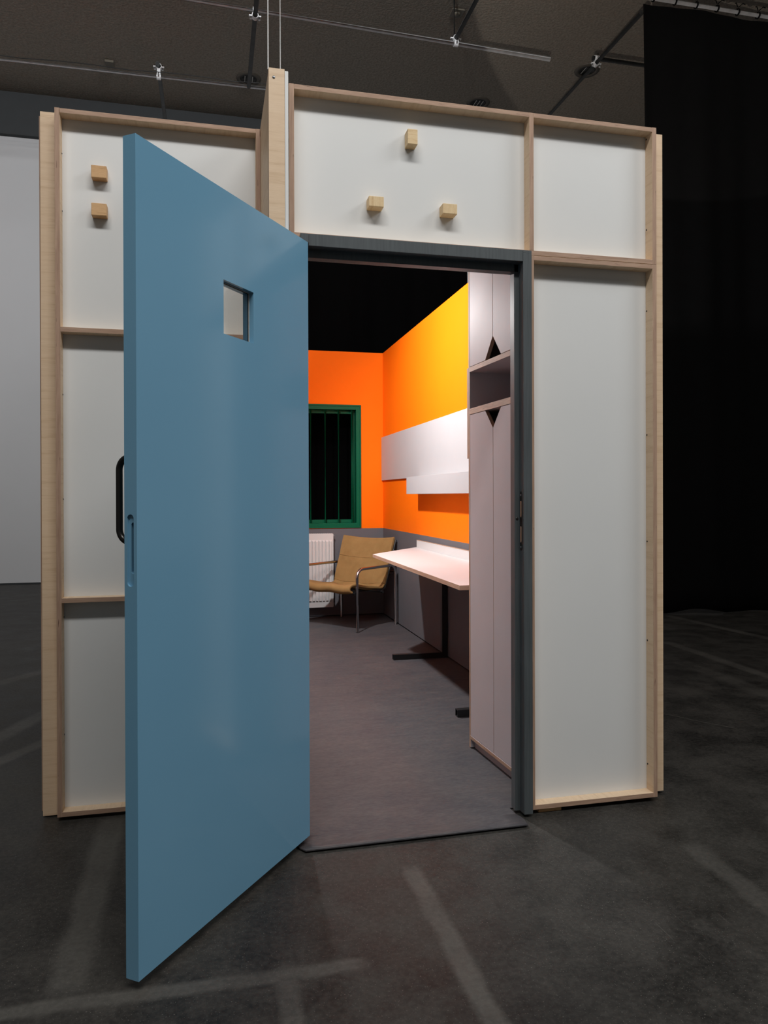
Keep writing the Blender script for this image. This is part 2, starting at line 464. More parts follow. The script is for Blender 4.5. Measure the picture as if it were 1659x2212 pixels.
# window: green steel frame with round bars
wn = bpy.data.objects.new('window_1', None); COL.objects.link(wn); wn['kind'] = 'structure'; wn.location = (0, YB, 0)
wn['label'] = 'dark green barred window set in the orange end wall'; wn['category'] = 'window'
def ring(bm, x0, z0, x1, z1, w, y0, y1):
    box(bm, x0, y0, z0, x0+w, y1, z1); box(bm, x1-w, y0, z0, x1, y1, z1)
    box(bm, x0+w, y0, z0, x1-w, y1, z0+w); box(bm, x0+w, y0, z1-w, x1-w, y1, z1)
b = bm_new(); ring(b, WX0, WZ0, WX1, WZ1, 0.016, -0.012, 0.06); obj('outer_frame', b, M_green, wn, 0.001)
b = bm_new(); ring(b, WX0+0.016, WZ0+0.016, WX1-0.016, WZ1-0.016, 0.034, -0.006, 0.055); obj('window_frame', b, M_green, wn, 0.001)
b = bm_new(); ring(b, WX0+0.05, WZ0+0.05, WX1-0.05, WZ1-0.05, 0.034, 0.075, 0.11); obj('inner_sash', b, M_green, wn, 0.001)
for x in (0.290+0.05, 0.455, 0.59, 0.718, 0.868, 1.006, 1.146):
    obj('bar', tube(bm_new(), [(x, 0.012, WZ0+0.045), (x, 0.012, WZ1-0.045)], 0.009, 12), M_green, wn)

# black cloth hung behind the cell
def cloth(name, x0, x1, z0, z1, y, folds, amp, parent=None, taper=0.0, mat=None):
    bm = bm_new(); nx = int((x1-x0)*45); nz = 24
    g = []
    for j in range(nz+1):
        tz = j/nz; z = z0+(z1-z0)*tz; row = []
        for i in range(nx+1):
            x = x0+(x1-x0)*i/nx
            ph = folds*2*math.pi*(x-x0)
            k = (1-tz)*0.7+0.3
            dy = amp*k*(math.sin(ph+0.8*math.sin(x*2.1))*0.6+0.4*math.sin(ph*0.53+1.3)+0.25*math.sin(ph*2.1+tz*0.5))
            dz = (0.03*math.sin(x*3.1)+0.02*math.sin(x*7.3))*(1-tz)**8 if taper else 0
            row.append(bm.verts.new((x+taper*0.10*(1-tz)*(1 if i == 0 else 1-i/nx), y+dy, max(z+dz, 0.004))))
        g.append(row)
    for j in range(nz):
        for i in range(nx):
            f = bm.faces.new((g[j][i], g[j][i+1], g[j+1][i+1], g[j+1][i])); f.smooth = True
    o = obj(name, bm, mat or M_drape, parent)
    s = o.modifiers.new('thickness', 'SOLIDIFY'); s.thickness = 0.004
    return o
tag(cloth('black_backdrop', -0.9, 2.6, 0.004, 4.4, 5.45, 2.2, 0.05, mat=M_velvet), 'black cloth backdrop seen behind the barred window and above the orange wall', 'curtain')

# ------------------------------------------------------------------ framed plywood panels of the front
def panel(name, label, x0, x1, z0, z1, y, mids=(), rails=(), th=0.018, dep=0.05):
    t = thing(name, label, 'wall panel', ((x0+x1)/2, y, z0))
    cx = (x0+x1)/2
    L = lambda x: x-cx
    sbox('white_sheet', (L(x0), dep, 0), (L(x1), dep+0.012, z1-z0), M_white, t, 0)
    board('stile', L(x0), 0, 0, L(x0)+th, dep, z1-z0, t); board('stile', L(x1)-th, 0, 0, L(x1), dep, z1-z0, t)
    for m in mids: board('stile', L(m)-th/2, 0, th, L(m)+th/2, dep, z1-z0-0.0005, t)
    board('rail', L(x0)+th, 0, 0, L(x1)-th, dep, th, t)
    xs = [x0+th/2]+list(mids)+[x1-th/2]
    for a, c in zip(xs, xs[1:]): board('rail', L(a)+th/2, 0, z1-z0-th, L(c)-th/2, dep, z1-z0-0.001, t)
    for r in rails: board('rail', L(x0)+th, 0, r-th-z0, L(x1)-th, dep, r-z0, t)
    return t
X1, XM = 1.4618, 0.9255
p_up = panel('framed_panel', 'wide white panel in a plywood frame directly above the doorway', 0.0, X1, 2.1453, 2.69, 0.0, mids=(XM,))
p_lo = panel('framed_panel', 'tall narrow white panel in a plywood frame right of the grey door frame', XM-0.009, X1, 0.018, 2.1447, 0.0)
p_lf = panel('framed_panel', 'white plywood framed panel with three bays behind the blue door', -0.842, -0.0765, 0.016, 2.69, 0.36, rails=(1.866, 0.842))
def screw_on(parent, x, y, z, rot):
    o = obj('screw', lathe(bm_new(), [(0.0, 0.001), (0.003, 0.001), (0.0035, 0.0)], (0, 0, 0), 10), M_black, parent, 0, (x, y, z)); o.rotation_euler = rot
hw = (X1-(XM-0.009))/2
for z in (0.12, 0.62, 1.02, 1.45, 1.95): screw_on(p_lo, hw-0.0185, 0.041, z, (0, R(-90), 0))
for z in (0.15, 0.515): screw_on(p_up, X1/2-0.0185, 0.041, z, (0, R(-90), 0))
for z in (0.3, 0.75, 1.2, 1.6, 2.3, 2.52): screw_on(p_lf, -0.3825+0.0185, 0.041, z, (0, R(90), 0))

# return wall at the far left
rl = thing('return_wall', 'plywood end of a side wall at the far left of the white panels', 'wall panel', (-0.875, 0.412, 0.006))
board('end_board', -0.028, 0.0, 0, 0.033, 0.018, 2.688, rl)
board('side_board', -0.034, 0.012, 0.015, -0.028, 1.9, 2.675, rl)
board('top_rail', -0.028, 0.018, 2.67, 0.033, 1.9, 2.688, rl)
board('bottom_rail', -0.028, 0.018, 0.0, 0.033, 1.9, 0.018, rl)
sbox('white_sheet', (0.033, 0.012, 0.0), (0.045, 1.9, 2.688), M_white, rl, 0)

# packing shims under the panels
def shim(x0, x1, y0, y1, z1, label):
    o = sbox('packing_shim', (x0, y0, 0.0), (x1, y1, z1), M_larch, None, 0.0008)
    tag(o, label, 'shim')
shim(0.955, 1.05, 0.014, 0.05, 0.0178, 'thin wooden shim under the tall narrow white panel beside the door frame')
shim(1.38, 1.45, 0.047, 0.062, 0.018, 'wooden shim under the right end of the tall narrow panel')
shim(-0.80, -0.74, 0.408, 0.422, 0.016, 'wooden shim under the left end of the three bay panel')
shim(-0.20, -0.12, 0.408, 0.422, 0.016, 'wooden shim under the three bay panel beside the blue door')

# ------------------------------------------------------------------ wooden blocks fixed to the white sheets
def block(cx, cz, w, h, p, y, m, label, group):
    o = obj('wooden_block', box(bm_new(), -w/2, -p, -h/2, w/2, 0, h/2), m, None, 0.002, (cx, y, cz))
    tag(o, label, 'block', group)
block(-0.687, 2.468, 0.0555, 0.047, 0.038, 0.41, M_larch, 'upper of the two orange-brown blocks on the left white panel', 'wooden blocks on the left panel')
block(-0.687, 2.324, 0.0555, 0.047, 0.038, 0.41, M_larch, 'lower of the two orange-brown blocks on the left white panel', 'wooden blocks on the left panel')
block(0.456, 2.551, 0.038, 0.056, 0.045, 0.05, M_pinez, 'upright pale pine block at the top of the three over the doorway', 'wooden blocks over the doorway')
block(0.318, 2.300, 0.056, 0.038, 0.045, 0.05, M_pine, 'pale pine block lying level at lower left over the doorway', 'wooden blocks over the doorway')
block(0.600, 2.297, 0.056, 0.038, 0.045, 0.05, M_pine, 'pale pine block lying level at lower right over the doorway', 'wooden blocks over the doorway')

# ------------------------------------------------------------------ door frame
df = thing('door_frame', 'dark grey painted timber door frame around the open cell doorway', 'door frame', (0.46, 0, 0))
def jamb_bm(x_out, x_in, x_stop, y0, yr, y1, z0, z1):
    s = 1 if x_in > x_out else -1
    return prism(bm_new(), [(x_out, y0), (x_in, y0), (x_in, yr), (x_stop, yr), (x_stop, y1), (x_out, y1)], 2, z0, z1)
HX = 0.46
obj('jamb', jamb_bm(0.9162-HX, 0.881-HX, 0.862-HX, -0.02, 0.022, 0.062, 0.012, 2.1445), M_frame, df, 0.0012)
obj('jamb', jamb_bm(0.001-HX, 0.024-HX, 0.043-HX, 0.02, 0.03, 0.062, 0.012, 2.1445), M_frame, df, 0.0012)
hb = prism(bm_new(), [(-0.02, 2.155), (-0.001, 2.155), (-0.001, 2.1445), (0.062, 2.1445), (0.062, 2.083), (0.022, 2.083), (0.022, 2.112), (-0.02, 2.112)], 0, 0.066-HX, 0.8805-HX)
prism(hb, [(-0.02, 2.155), (-0.001, 2.155), (-0.001, 2.1445), (0.062, 2.1445), (0.062, 2.123), (-0.02, 2.123)], 0, 0.0365-HX, 0.066-HX)
obj('head', hb, M_frame, df, 0.0012)
sbox('jamb_block', (0.881-HX, -0.02, 2.1445), (0.9162-HX, -0.001, 2.155), M_frame, df, 0.0008)
# strike plate on the right jamb
sp = obj('strike_plate', prism(bm_new(), stadium(0.020, 0.225), 0, -0.0012, 0.0012), M_blacksteel, df, 0.0004, (0.8805-HX, 0.003, 1.128))
for dz in (0.045, -0.052):
    obj('slot', prism(bm_new(), stadium(0.010, 0.062), 0, -0.0006, 0.0006), M_edge[1], sp, 0, (-0.0014, 0.0, dz))
for dz in (0.098, -0.1):
    o = obj('screw', lathe(bm_new(), [(0.0, 0.001), (0.0035, 0.001), (0.004, 0.0)], (0, 0, 0), 12), M_screw, sp, 0, (-0.0014, 0, dz)); o.rotation_euler = (0, R(-90), 0)
o = obj('screw', lathe(bm_new(), [(0.0012, 0.0), (0.004, 0.002), (0.006, 0.0)], (0, 0, 0), 14), M_blacksteel, df, 0, (0.8715-HX, 0.0222, 1.135)); o.rotation_euler = (R(90), 0, 0)

# ------------------------------------------------------------------ blue cell door
TH = R(36.525)
Dv = Vector((-math.sin(TH), -math.cos(TH), 0)); Nv = Vector((math.cos(TH), -math.sin(TH), 0))
# local x along the leaf from the hinge, local y = outward face (-N)
door = thing('cell_door', 'thick glossy blue door standing open towards the viewer', 'door', (0.0621, -0.0308, 0.0), math.atan2(Dv.y, Dv.x))
# x axis = Dv ; y axis = z x Dv
yl = Vector((0, 0, 1)).cross(Dv)
sg = 1 if yl.dot(Nv) > 0 else -1      # +1: local +y is the visible inner face
DW, DT, DZ0, DZ1 = 0.8663, 0.0395, 0.0264, 2.12
ya, yb_ = (0.0, -DT*sg) ; ylo, yhi = min(ya, yb_), max(ya, yb_)
leaf = obj('leaf', box(bm_new(), 0, ylo, DZ0, DW, yhi, DZ1), [M_door, M_gasket], door)
def slot_cut(yc, zc, w, h, depth):
    return prism(bm_new(), [(yc+p[0], zc+p[1]) for p in stadium(w, h)], 0, DW-depth, DW+0.02)
cut(leaf, [box(bm_new(), 0.346, -0.2, 1.699, 0.5025, 0.2, 1.8565),
           slot_cut(-0.0205*sg, 1.0915, 0.0205, 0.179, 0.006),
           slot_cut(-0.0165*sg, 1.097, 0.0125, 0.128, 0.05)])
bv = leaf.modifiers.new('bevel', 'BEVEL'); bv.width = 0.0012; bv.segments = 2; bv.limit_method = 'ANGLE'; bv.angle_limit = R(50)
sbox('lock_pocket', (DW-0.0495, min(-0.0225*sg, -0.0105*sg), 1.035), (DW-0.049, max(-0.0225*sg, -0.0105*sg), 1.159), M_edge[2], leaf, 0, 'bare wood at the bottom of the lock slot')
def wring(y0, y1, w, g=0.0):
    bm = bm_new(); a, c, e, f = 0.346+g, 0.5025-g, 1.699+g, 1.8565-g
    lo, hi = min(y0*sg, y1*sg), max(y0*sg, y1*sg)
    ring(bm, a, e, c, f, w, lo, hi); return bm
obj('gasket', wring(-0.0175, -0.0215, 0.004), M_gasket, leaf)
obj('bead', wring(-0.0155, -0.0175, 0.0025), M_bead, leaf)
obj('glazing_stop', wring(-0.0215, -0.0385, 0.0035), M_door, leaf)
sbox('glass_pane', (0.3475, min(-0.018*sg, -0.021*sg), 1.7005), (0.501, max(-0.018*sg, -0.021*sg), 1.855), M_glass, leaf, 0)
yo = -(DT+0.055)*sg; yf = -(DT-0.002)*sg
HXD = 0.824
hpts = round_path([(HXD, yf, 1.325), (HXD, yo, 1.325), (HXD, yo, 1.110), (HXD, yf, 1.110)], 0.032, 8)
obj('pull_handle', tube(bm_new(), hpts, 0.0085, 18), M_blacksteel, door)
for z in (0.25, 1.05, 1.9):
    obj('hinge', tube(bm_new(), [(-0.008, -DT*0.5*sg, z-0.05), (-0.008, -DT*0.5*sg, z+0.05)], 0.0075, 12), M_steel, door)

# ------------------------------------------------------------------ vinyl floor sheet
bm = bm_new()
prism(bm, [(-0.006, 4.868), (-0.006, 0.07), (0.045, 0.066), (0.045, 0.015), (0.860, 0.015), (0.858, 0.07), (1.467, 0.07), (1.467, 4.868)], 2, 0.0, 0.0045)
rows = [(0.015, 0.015, 0.045, 0.860, 0.0), (-0.010, -0.010, 0.022, 0.868, 0.0003), (-0.045, -0.042, 0.016, 0.870, 0.0016), (-0.080, -0.073, 0.020, 0.864, 0.0045), (-0.109, -0.0995, 0.037, 0.8605, 0.0075)]
gt, gb = [], []
for (yl, yr_, xl, xr, dz) in rows:
    gt.append([bm.verts.new((xl+(xr-xl)*k/12, yl+(yr_-yl)*k/12, 0.0045+dz)) for k in range(13)])
    gb.append([bm.verts.new((xl+(xr-xl)*k/12, yl+(yr_-yl)*k/12, 0.0004+dz)) for k in range(13)])
for a in range(4):
    for k in range(12):
        f = bm.faces.new((gt[a][k], gt[a][k+1], gt[a+1][k+1], gt[a+1][k])); f.smooth = True
        bm.faces.new((gb[a][k], gb[a+1][k], gb[a+1][k+1], gb[a][k+1]))
    bm.faces.new((gt[a][0], gt[a+1][0], gb[a+1][0], gb[a][0])); bm.faces.new((gt[a][12], gb[a][12], gb[a+1][12], gt[a+1][12]))
for k in range(12): bm.faces.new((gt[4][k], gt[4][k+1], gb[4][k+1], gb[4][k]))
fl = obj('vinyl_flooring', bm, M_carpet); tag(fl, 'mottled grey vinyl flooring running from the doorway to the radiator', 'flooring')

# ------------------------------------------------------------------ radiator
FZ = 0.0045
rd = thing('radiator', 'white ribbed panel radiator under the barred window', 'radiator', (0.48, YB, 0.0))
RX0, RX1, RZ0, RZ1 = -0.43, 0.450, 0.106, 0.846
bm = box(bm_new(), RX0, -0.085, RZ0, RX1, -0.075, RZ1)
n = 25; pit_ = (RX1-RX0-0.02)/n
for k in range(n):
    x = RX0+0.01+pit_*(k+0.5); w = pit_*0.42
    z0, z1 = RZ0+0.055, RZ1-0.065
    base = [(x-w, z0), (x+w, z0), (x+w, z1), (x-w, z1)]; tp = [(x-w*.72, z0+0.014), (x+w*.72, z0+0.014), (x+w*.72, z1-0.014), (x-w*.72, z1-0.014)]
    A = [bm.verts.new((p[0], -0.085, p[1])) for p in base]; B = [bm.verts.new((p[0], -0.1005, p[1])) for p in tp]
    bm.faces.new(B)
    for i in range(4): bm.faces.new((A[i], A[(i+1) % 4], B[(i+1) % 4], B[i]))
obj('front_panel', bm, M_radiator, rd)
sbox('rear_panel', (RX0, -0.035, RZ0), (RX1, -0.027, RZ1), M_radiator, rd)
sbox('side_cover', (RX1-0.001, -0.084, RZ0+0.006), (RX1+0.004, -0.025, RZ1-0.004), M_radiator, rd)
sbox('side_cover', (RX0-0.004, -0.084, RZ0+0.006), (RX0+0.001, -0.025, RZ1-0.004), M_radiator, rd)
bm = bm_new()
for k in range(44): box(bm, RX0+0.002+k*0.02, -0.08, RZ1-0.003, RX0+0.010+k*0.02, -0.03, RZ1+0.003)
obj('top_grille', bm, M_radiator, rd)
for z in (RZ1-0.03, RZ0+0.03):
    o = obj('valve', tube(bm_new(), [(RX1+0.002, -0.055, z), (RX1+0.016, -0.055, z)], 0.011, 12), M_radiator, rd)
sbox('bracket', (0.12, -0.03, 0.60), (0.16, -0.002, 0.66), M_radiator, rd)
sbox('bracket', (-0.3, -0.03, 0.60), (-0.26, -0.002, 0.66), M_radiator, rd)

# ------------------------------------------------------------------ white board and box shelf on the right wall
wb = obj('wall_board', box(bm_new(), -0.02, -1.98, -0.2215, 0, 1.872, 0.2215), M_whiteboard, None, 0.001, (XR, 2.985, 1.605))
tag(wb, 'long flat white board mounted on the orange right wall', 'board')
bs = thing('box_shelf', 'white box shelf fixed across the lower edge of the white board', 'shelf', (XR, 2.3, 1.24))
sbox('front', (-0.130, -1.25, 0), (-0.112, 1.140, 0.1415), M_whiteboard, bs)
sbox('base', (-0.112, -1.25, 0), (-0.0205, 1.140, 0.012), M_whiteboard, bs)
sbox('end_cap', (-0.112, 1.128, 0.012), (-0.0205, 1.140, 0.1415), M_whiteboard, bs)
sbox('end_cap', (-0.112, -1.25, 0.012), (-0.0205, -1.238, 0.1415), M_whiteboard, bs)
sbox('top', (-0.112, -1.238, 0.1325), (-0.0205, 1.128, 0.1415), M_whiteboard, bs)
sbox('back', (-0.0202, -1.25, 0), (-0.0005, 1.14, 0.142), M_whiteboard, bs)

# ------------------------------------------------------------------ desk
dk = thing('desk', 'white desk with plywood edges and black square steel legs along right wall', 'desk', (1.20, 2.0, FZ))
ox, oy = 1.20, 2.0
poly = [(0.932-ox, 2.916-oy), (1.4525-ox, 3.572-oy), (1.4675-ox, 3.575-oy), (1.4675-ox, 0.86-oy), (0.926-ox, 0.86-oy)]
ZD = 0.7795-FZ
obj('desktop', prism(bm_new(), poly, 2, ZD-0.024, ZD, (0, 1)), [M_desk, M_edge[2]], dk, 0.0008)
us = sbox('upstand', (1.449-ox, 0.90-oy, ZD), (1.467-ox, 3.52-oy, ZD+0.065), M_desk, dk)
bm = box(bm_new(), 1.448-ox, 0.90-oy, ZD+0.065, 1.4675-ox, 3.521-oy, ZD+0.0665)
obj('upstand_edge', bm, M_edge[0], us).matrix_parent_inverse = Matrix.Translation(us.location).inverted()
def leg(y):
    b0 = bm_new(); box(b0, 1.045-ox, y-0.02-oy, 0, 1.4625-ox, y+0.02-oy, 0.04)
    f = obj('foot', b0, M_black, dk)
    cut(f, [box(bm_new(), 1.03-ox, y-0.0165-oy, 0.0035, 1.09-ox, y+0.0165-oy, 0.0365)])
    sbox('leg', (1.4225-ox, y-0.02-oy, 0.04), (1.4625-ox, y+0.02-oy, ZD-0.064), M_black, dk)
    sbox('arm', (1.05-ox, y-0.02-oy, ZD-0.064), (1.4625-ox, y+0.02-oy, ZD-0.024), M_black, dk)
leg(2.736); leg(1.268)

# ------------------------------------------------------------------ wardrobe beside the doorway
ca = thing('wardrobe', 'tall pale mauve wardrobe with triangular finger notches inside the doorway', 'wardrobe', (0.944, 0.774, FZ), math.atan2(-0.9986, 0.0531))
CW, CD, CT = 0.565, 0.475, 0.016
LM = [M_cab, M_edge[0], M_edge[1], M_edge[2]]
def cboard(name, x0, y0, z0, x1, y1, z1, inner=False):
    d = (x1-x0, y1-y0, z1-z0); t = min(range(3), key=lambda i: d[i])
    mi = {i: (0 if i == t else 1+t) for i in range(3)}
    c = ((x0+x1)/2, (y0+y1)/2, (z0+z1)/2)
    return obj(name, box(bm_new(), x0-c[0], y0-c[1], z0-c[2], x1-c[0], y1-c[1], z1-c[2], mi), LM, ca, 0.0006, c)
ZTOP = 2.56
cboard('side_panel', 0, 0, 0.004, CT, CD, ZTOP); cboard('side_panel', CW-CT, 0, 0.004, CW, CD, ZTOP)
cboard('back_panel', CT, CD-0.01, 0.05, CW-CT, CD, ZTOP)
cboard('plinth', CT, 0.022, 0.0, CW-CT, 0.038, 0.046)
for z0, z1 in ((0.046, 0.062), (1.611, 1.639), (1.815, 1.838), (ZTOP-0.018, ZTOP)):
    cboard('shelf', CT, -0.002, z0, CW-CT, CD-0.01, z1)
MX = CW/2
def cdoor(poly):
    bm = prism(bm_new(), poly, 1, 0.0, 0.018, (0, 1))
    return obj('door', bm, [M_cab, M_edge[1]], ca, 0.0006)
g = 0.0015
for s in (0, 1):
    xa, xb = (CT+0.002, MX-g) if s == 0 else (CW-CT-0.002, MX+g)
    nx = MX-0.084 if s == 0 else MX+0.084
    cdoor([(xa, 0.064), (xb, 0.064), (xb, 1.525), (nx, 1.609), (xa, 1.609)])
    cdoor([(xa, 1.841), (nx, 1.841), (xb, 1.935), (xb, ZTOP-0.02), (xa, ZTOP-0.02)])
board('batten', -0.018, 0.0, 1.400, 0.0, 0.05, 1.838, ca)

# ------------------------------------------------------------------ lounge armchair
ch = thing('armchair', 'low lounge chair with tan canvas sling and steel tube arms by the radiator', 'armchair', (1.005, 4.316, FZ+0.0006), math.atan2(-0.786, 0.62))
for s in (-1, 1):
    pth = round_path([(s*0.345, -0.277, 0.0), (s*0.345, -0.285, 0.562), (s*0.345, 0.272, 0.566), (s*0.345, 0.277, 0.0)], 0.075, 10)
    fr = obj('arm_frame', tube(bm_new(), pth, 0.0135, 16), M_chrome, ch)
    for y in (-0.277, 0.277):
        obj('glide', tube(bm_new(), [(s*0.345, y, 0.0), (s*0.345, y, 0.006)], 0.0145, 14), M_black, fr)
SP = [(-0.300, 0.352), (-0.335, 0.366), (-0.345, 0.392), (-0.325, 0.412), (-0.27, 0.416), (-0.16, 0.402), (-0.03, 0.380), (0.07, 0.364), (0.120, 0.366), (0.148, 0.395), (0.168, 0.455), (0.196, 0.545), (0.226, 0.635), (0.256, 0.725), (0.282, 0.795), (0.288, 0.815), (0.298, 0.818)]
def smooth(P, k=4):
    out = []
    for i in range(len(P)-1):
        p0 = P[max(i-1, 0)]; p1 = P[i]; p2 = P[i+1]; p3 = P[min(i+2, len(P)-1)]
        for j in range(k):
            t = j/k
            out.append(tuple(0.5*((2*p1[d])+(-p0[d]+p2[d])*t+(2*p0[d]-5*p1[d]+4*p2[d]-p3[d])*t*t+(-p0[d]+3*p1[d]-3*p2[d]+p3[d])*t**3) for d in (0, 1)))
    out.append(P[-1]); return out
prof = smooth(SP)
def sling(i0, i1, name, lift=0.0):
    bm = bm_new(); nx = 28; g = []
    for i in range(i0, i1+1):
        y, z = prof[i]; row = []
        up = max(0.0, min(1.0, (z-0.42)/0.4)); seat = 1-min(1.0, max(0, (z-0.36)/0.12)) if y > -0.3 else 0.3
        for k in range(nx+1):
            u = -1+2*k/nx; x = u*(0.315+0.005*up)
            c = 1-u*u
            yy = y + up*0.040*c + 0.012*math.sin(u*5+z*20)*(1-up)*0.4
            zz = z - 0.022*c*max(0, (up-0.85)/0.15) - 0.022*c*seat + 0.004*math.sin(u*7+y*18)*(1-up)
            row.append(bm.verts.new((x, yy, zz)))
        g.append(row)
    for a in range(len(g)-1):
        for k in range(nx):
            f = bm.faces.new((g[a][k], g[a][k+1], g[a+1][k+1], g[a+1][k])); f.smooth = True
    o = obj(name, bm, M_fabric, ch)
    m = o.modifiers.new('thickness', 'SOLIDIFY'); m.thickness = 0.022; m.offset = 0
    b2 = o.modifiers.new('round', 'BEVEL'); b2.width = 0.008; b2.segments = 3; b2.limit_method = 'ANGLE'; b2.angle_limit = R(50)
    return o
N = len(prof)-1
sling(0, 36, 'seat_sling'); bk = sling(36, N, 'back_sling')
# seam across the back
def back_pt(u, z):
    y = None
    for (a, b_) in zip(prof[36:], prof[37:]):
        if a[1] <= z <= b_[1]:
            t = (z-a[1])/(b_[1]-a[1]+1e-9); y = a[0]+(b_[0]-a[0])*t
    up = max(0, min(1, (z-0.42)/0.4)); c = 1-u*u
    return (u*(0.315+0.005*up), y+up*0.040*c-0.0115+0.012*math.sin(u*5+z*20)*(1-up)*0.4, z)
obj('seam', tube(bm_new(), [back_pt(-0.98+1.96*k/24, 0.640-0.018*(1-(-0.98+1.96*k/24)**2)) for k in range(25)], 0.0036, 8), M_fabric, bk)
# black sub-frame
for s in (-1, 1):
    obj('seat_rail', tube(bm_new(), [(s*0.300, -0.30, 0.368), (s*0.300, 0.10, 0.334), (s*0.302, 0.165, 0.355), (s*0.314, 0.240, 0.57), (s*0.318, 0.316, 0.80)], 0.009, 10), M_black, ch)
    obj('fixing', tube(bm_new(), [(s*0.298, -0.277, 0.362), (s*0.348, -0.277, 0.352)], 0.008, 10), M_black, ch)
    obj('fixing', tube(bm_new(), [(s*0.326, 0.285, 0.48), (s*0.348, 0.277, 0.48)], 0.008, 10), M_black, ch)
    obj('fixing', tube(bm_new(), [(s*0.326, 0.205, 0.48), (s*0.326, 0.290, 0.48)], 0.008, 10), M_black, ch)
for y, z in ((-0.295, 0.345), (0.10, 0.325)):
    obj('cross_bar', tube(bm_new(), [(-0.335, y, z), (0.335, y, z)], 0.0125, 12), M_black, ch)
obj('cross_bar', tube(bm_new(), [(-0.325, 0.30, 0.50), (0.325, 0.30, 0.50)], 0.010, 12), M_black, ch)

# ------------------------------------------------------------------ curtain on the right with its rail
cu = cloth('black_curtain', 4.02, 8.2, 0.004, 6.205, 4.11, 1.25, 0.07, None, 1.0)
tag(cu, 'tall black stage curtain hanging to the floor on the right', 'curtain')
for k in range(9):
    x = 4.06+k*0.245
    bm = tube(bm_new(), [(x+0.040*math.cos(0), 4.08+0.031*math.cos(a), 6.245+0.031*math.sin(a)) for a in [2*math.pi*i/16 for i in range(16)]], 0.004, 6, closed=True)
    tube(bm, [(x+0.05, 4.08+0.031*math.cos(a), 6.245+0.031*math.sin(a)) for a in [2*math.pi*i/16 for i in range(16)]], 0.004, 6, closed=True)
    tube(bm, [(x+0.02, 4.045, 6.27), (x-0.01, 4.03, 6.30), (x-0.03, 4.02, 6.285)], 0.005, 6)
    tube(bm, [(x+0.03, 4.045, 6.27), (x+0.07, 4.03, 6.305), (x+0.09, 4.02, 6.29)], 0.005, 6)
    obj('tie', bm, M_drape, cu)
TR = 0.0242
def pipe(name, a, b_, m, label, r=TR, bore_shade=True):
    a, b_ = Vector(a), Vector(b_); mid = (a+b_)/2
    bm = tube(bm_new(), [a-mid, b_-mid], r, 24)
    o = obj(name, bm, m, None, 0, mid)
    return tag(o, label, 'tube')
pipe('curtain_rail', (3.72, 4.08, 6.245), (8.5, 4.08, 6.245), M_steel, 'steel tube carrying the tied black curtain at top right')

# ------------------------------------------------------------------ ceiling grid of scaffold tubes
pipe('scaffold_tube', (-5.5, 4.99, 6.25), (3.555, 5.295, 6.25), M_steel, 'long bright steel tube near the ceiling ending above the doorway panel', TR+0.002)
pipe('scaffold_tube', (-6.5, 6.80, 6.25), (1.6, 6.62, 6.25), M_steel, 'further steel tube crossing behind the upright plywood wall end')
pipe('scaffold_tube', (0.175, -2.0, 6.19), (0.200, 6.545, 6.19), M_dtube, 'dark tube hanging just left of the two white cords')
pipe('scaffold_tube', (2.393, 0.5, 6.305), (2.404, 5.35, 6.305), M_dtube, 'dark tube meeting the long bright tube above the doorway panel')
pipe('scaffold_tube', (-0.862, 6.60, 6.37), (-0.848, 8.6, 6.37), M_dtube, 'dark tube running back above the left white panel')
pipe('scaffold_tube', (4.068, 4.24, 6.19), (4.045, 8.5, 6.19), M_dtube, 'dark slanting tube crossing the downlight beside the curtain')
pipe('scaffold_tube', (4.02, 5.16, 6.245), (8.5, 5.16, 6.245), M_dtube, 'short visible dark tube running behind the black curtain')

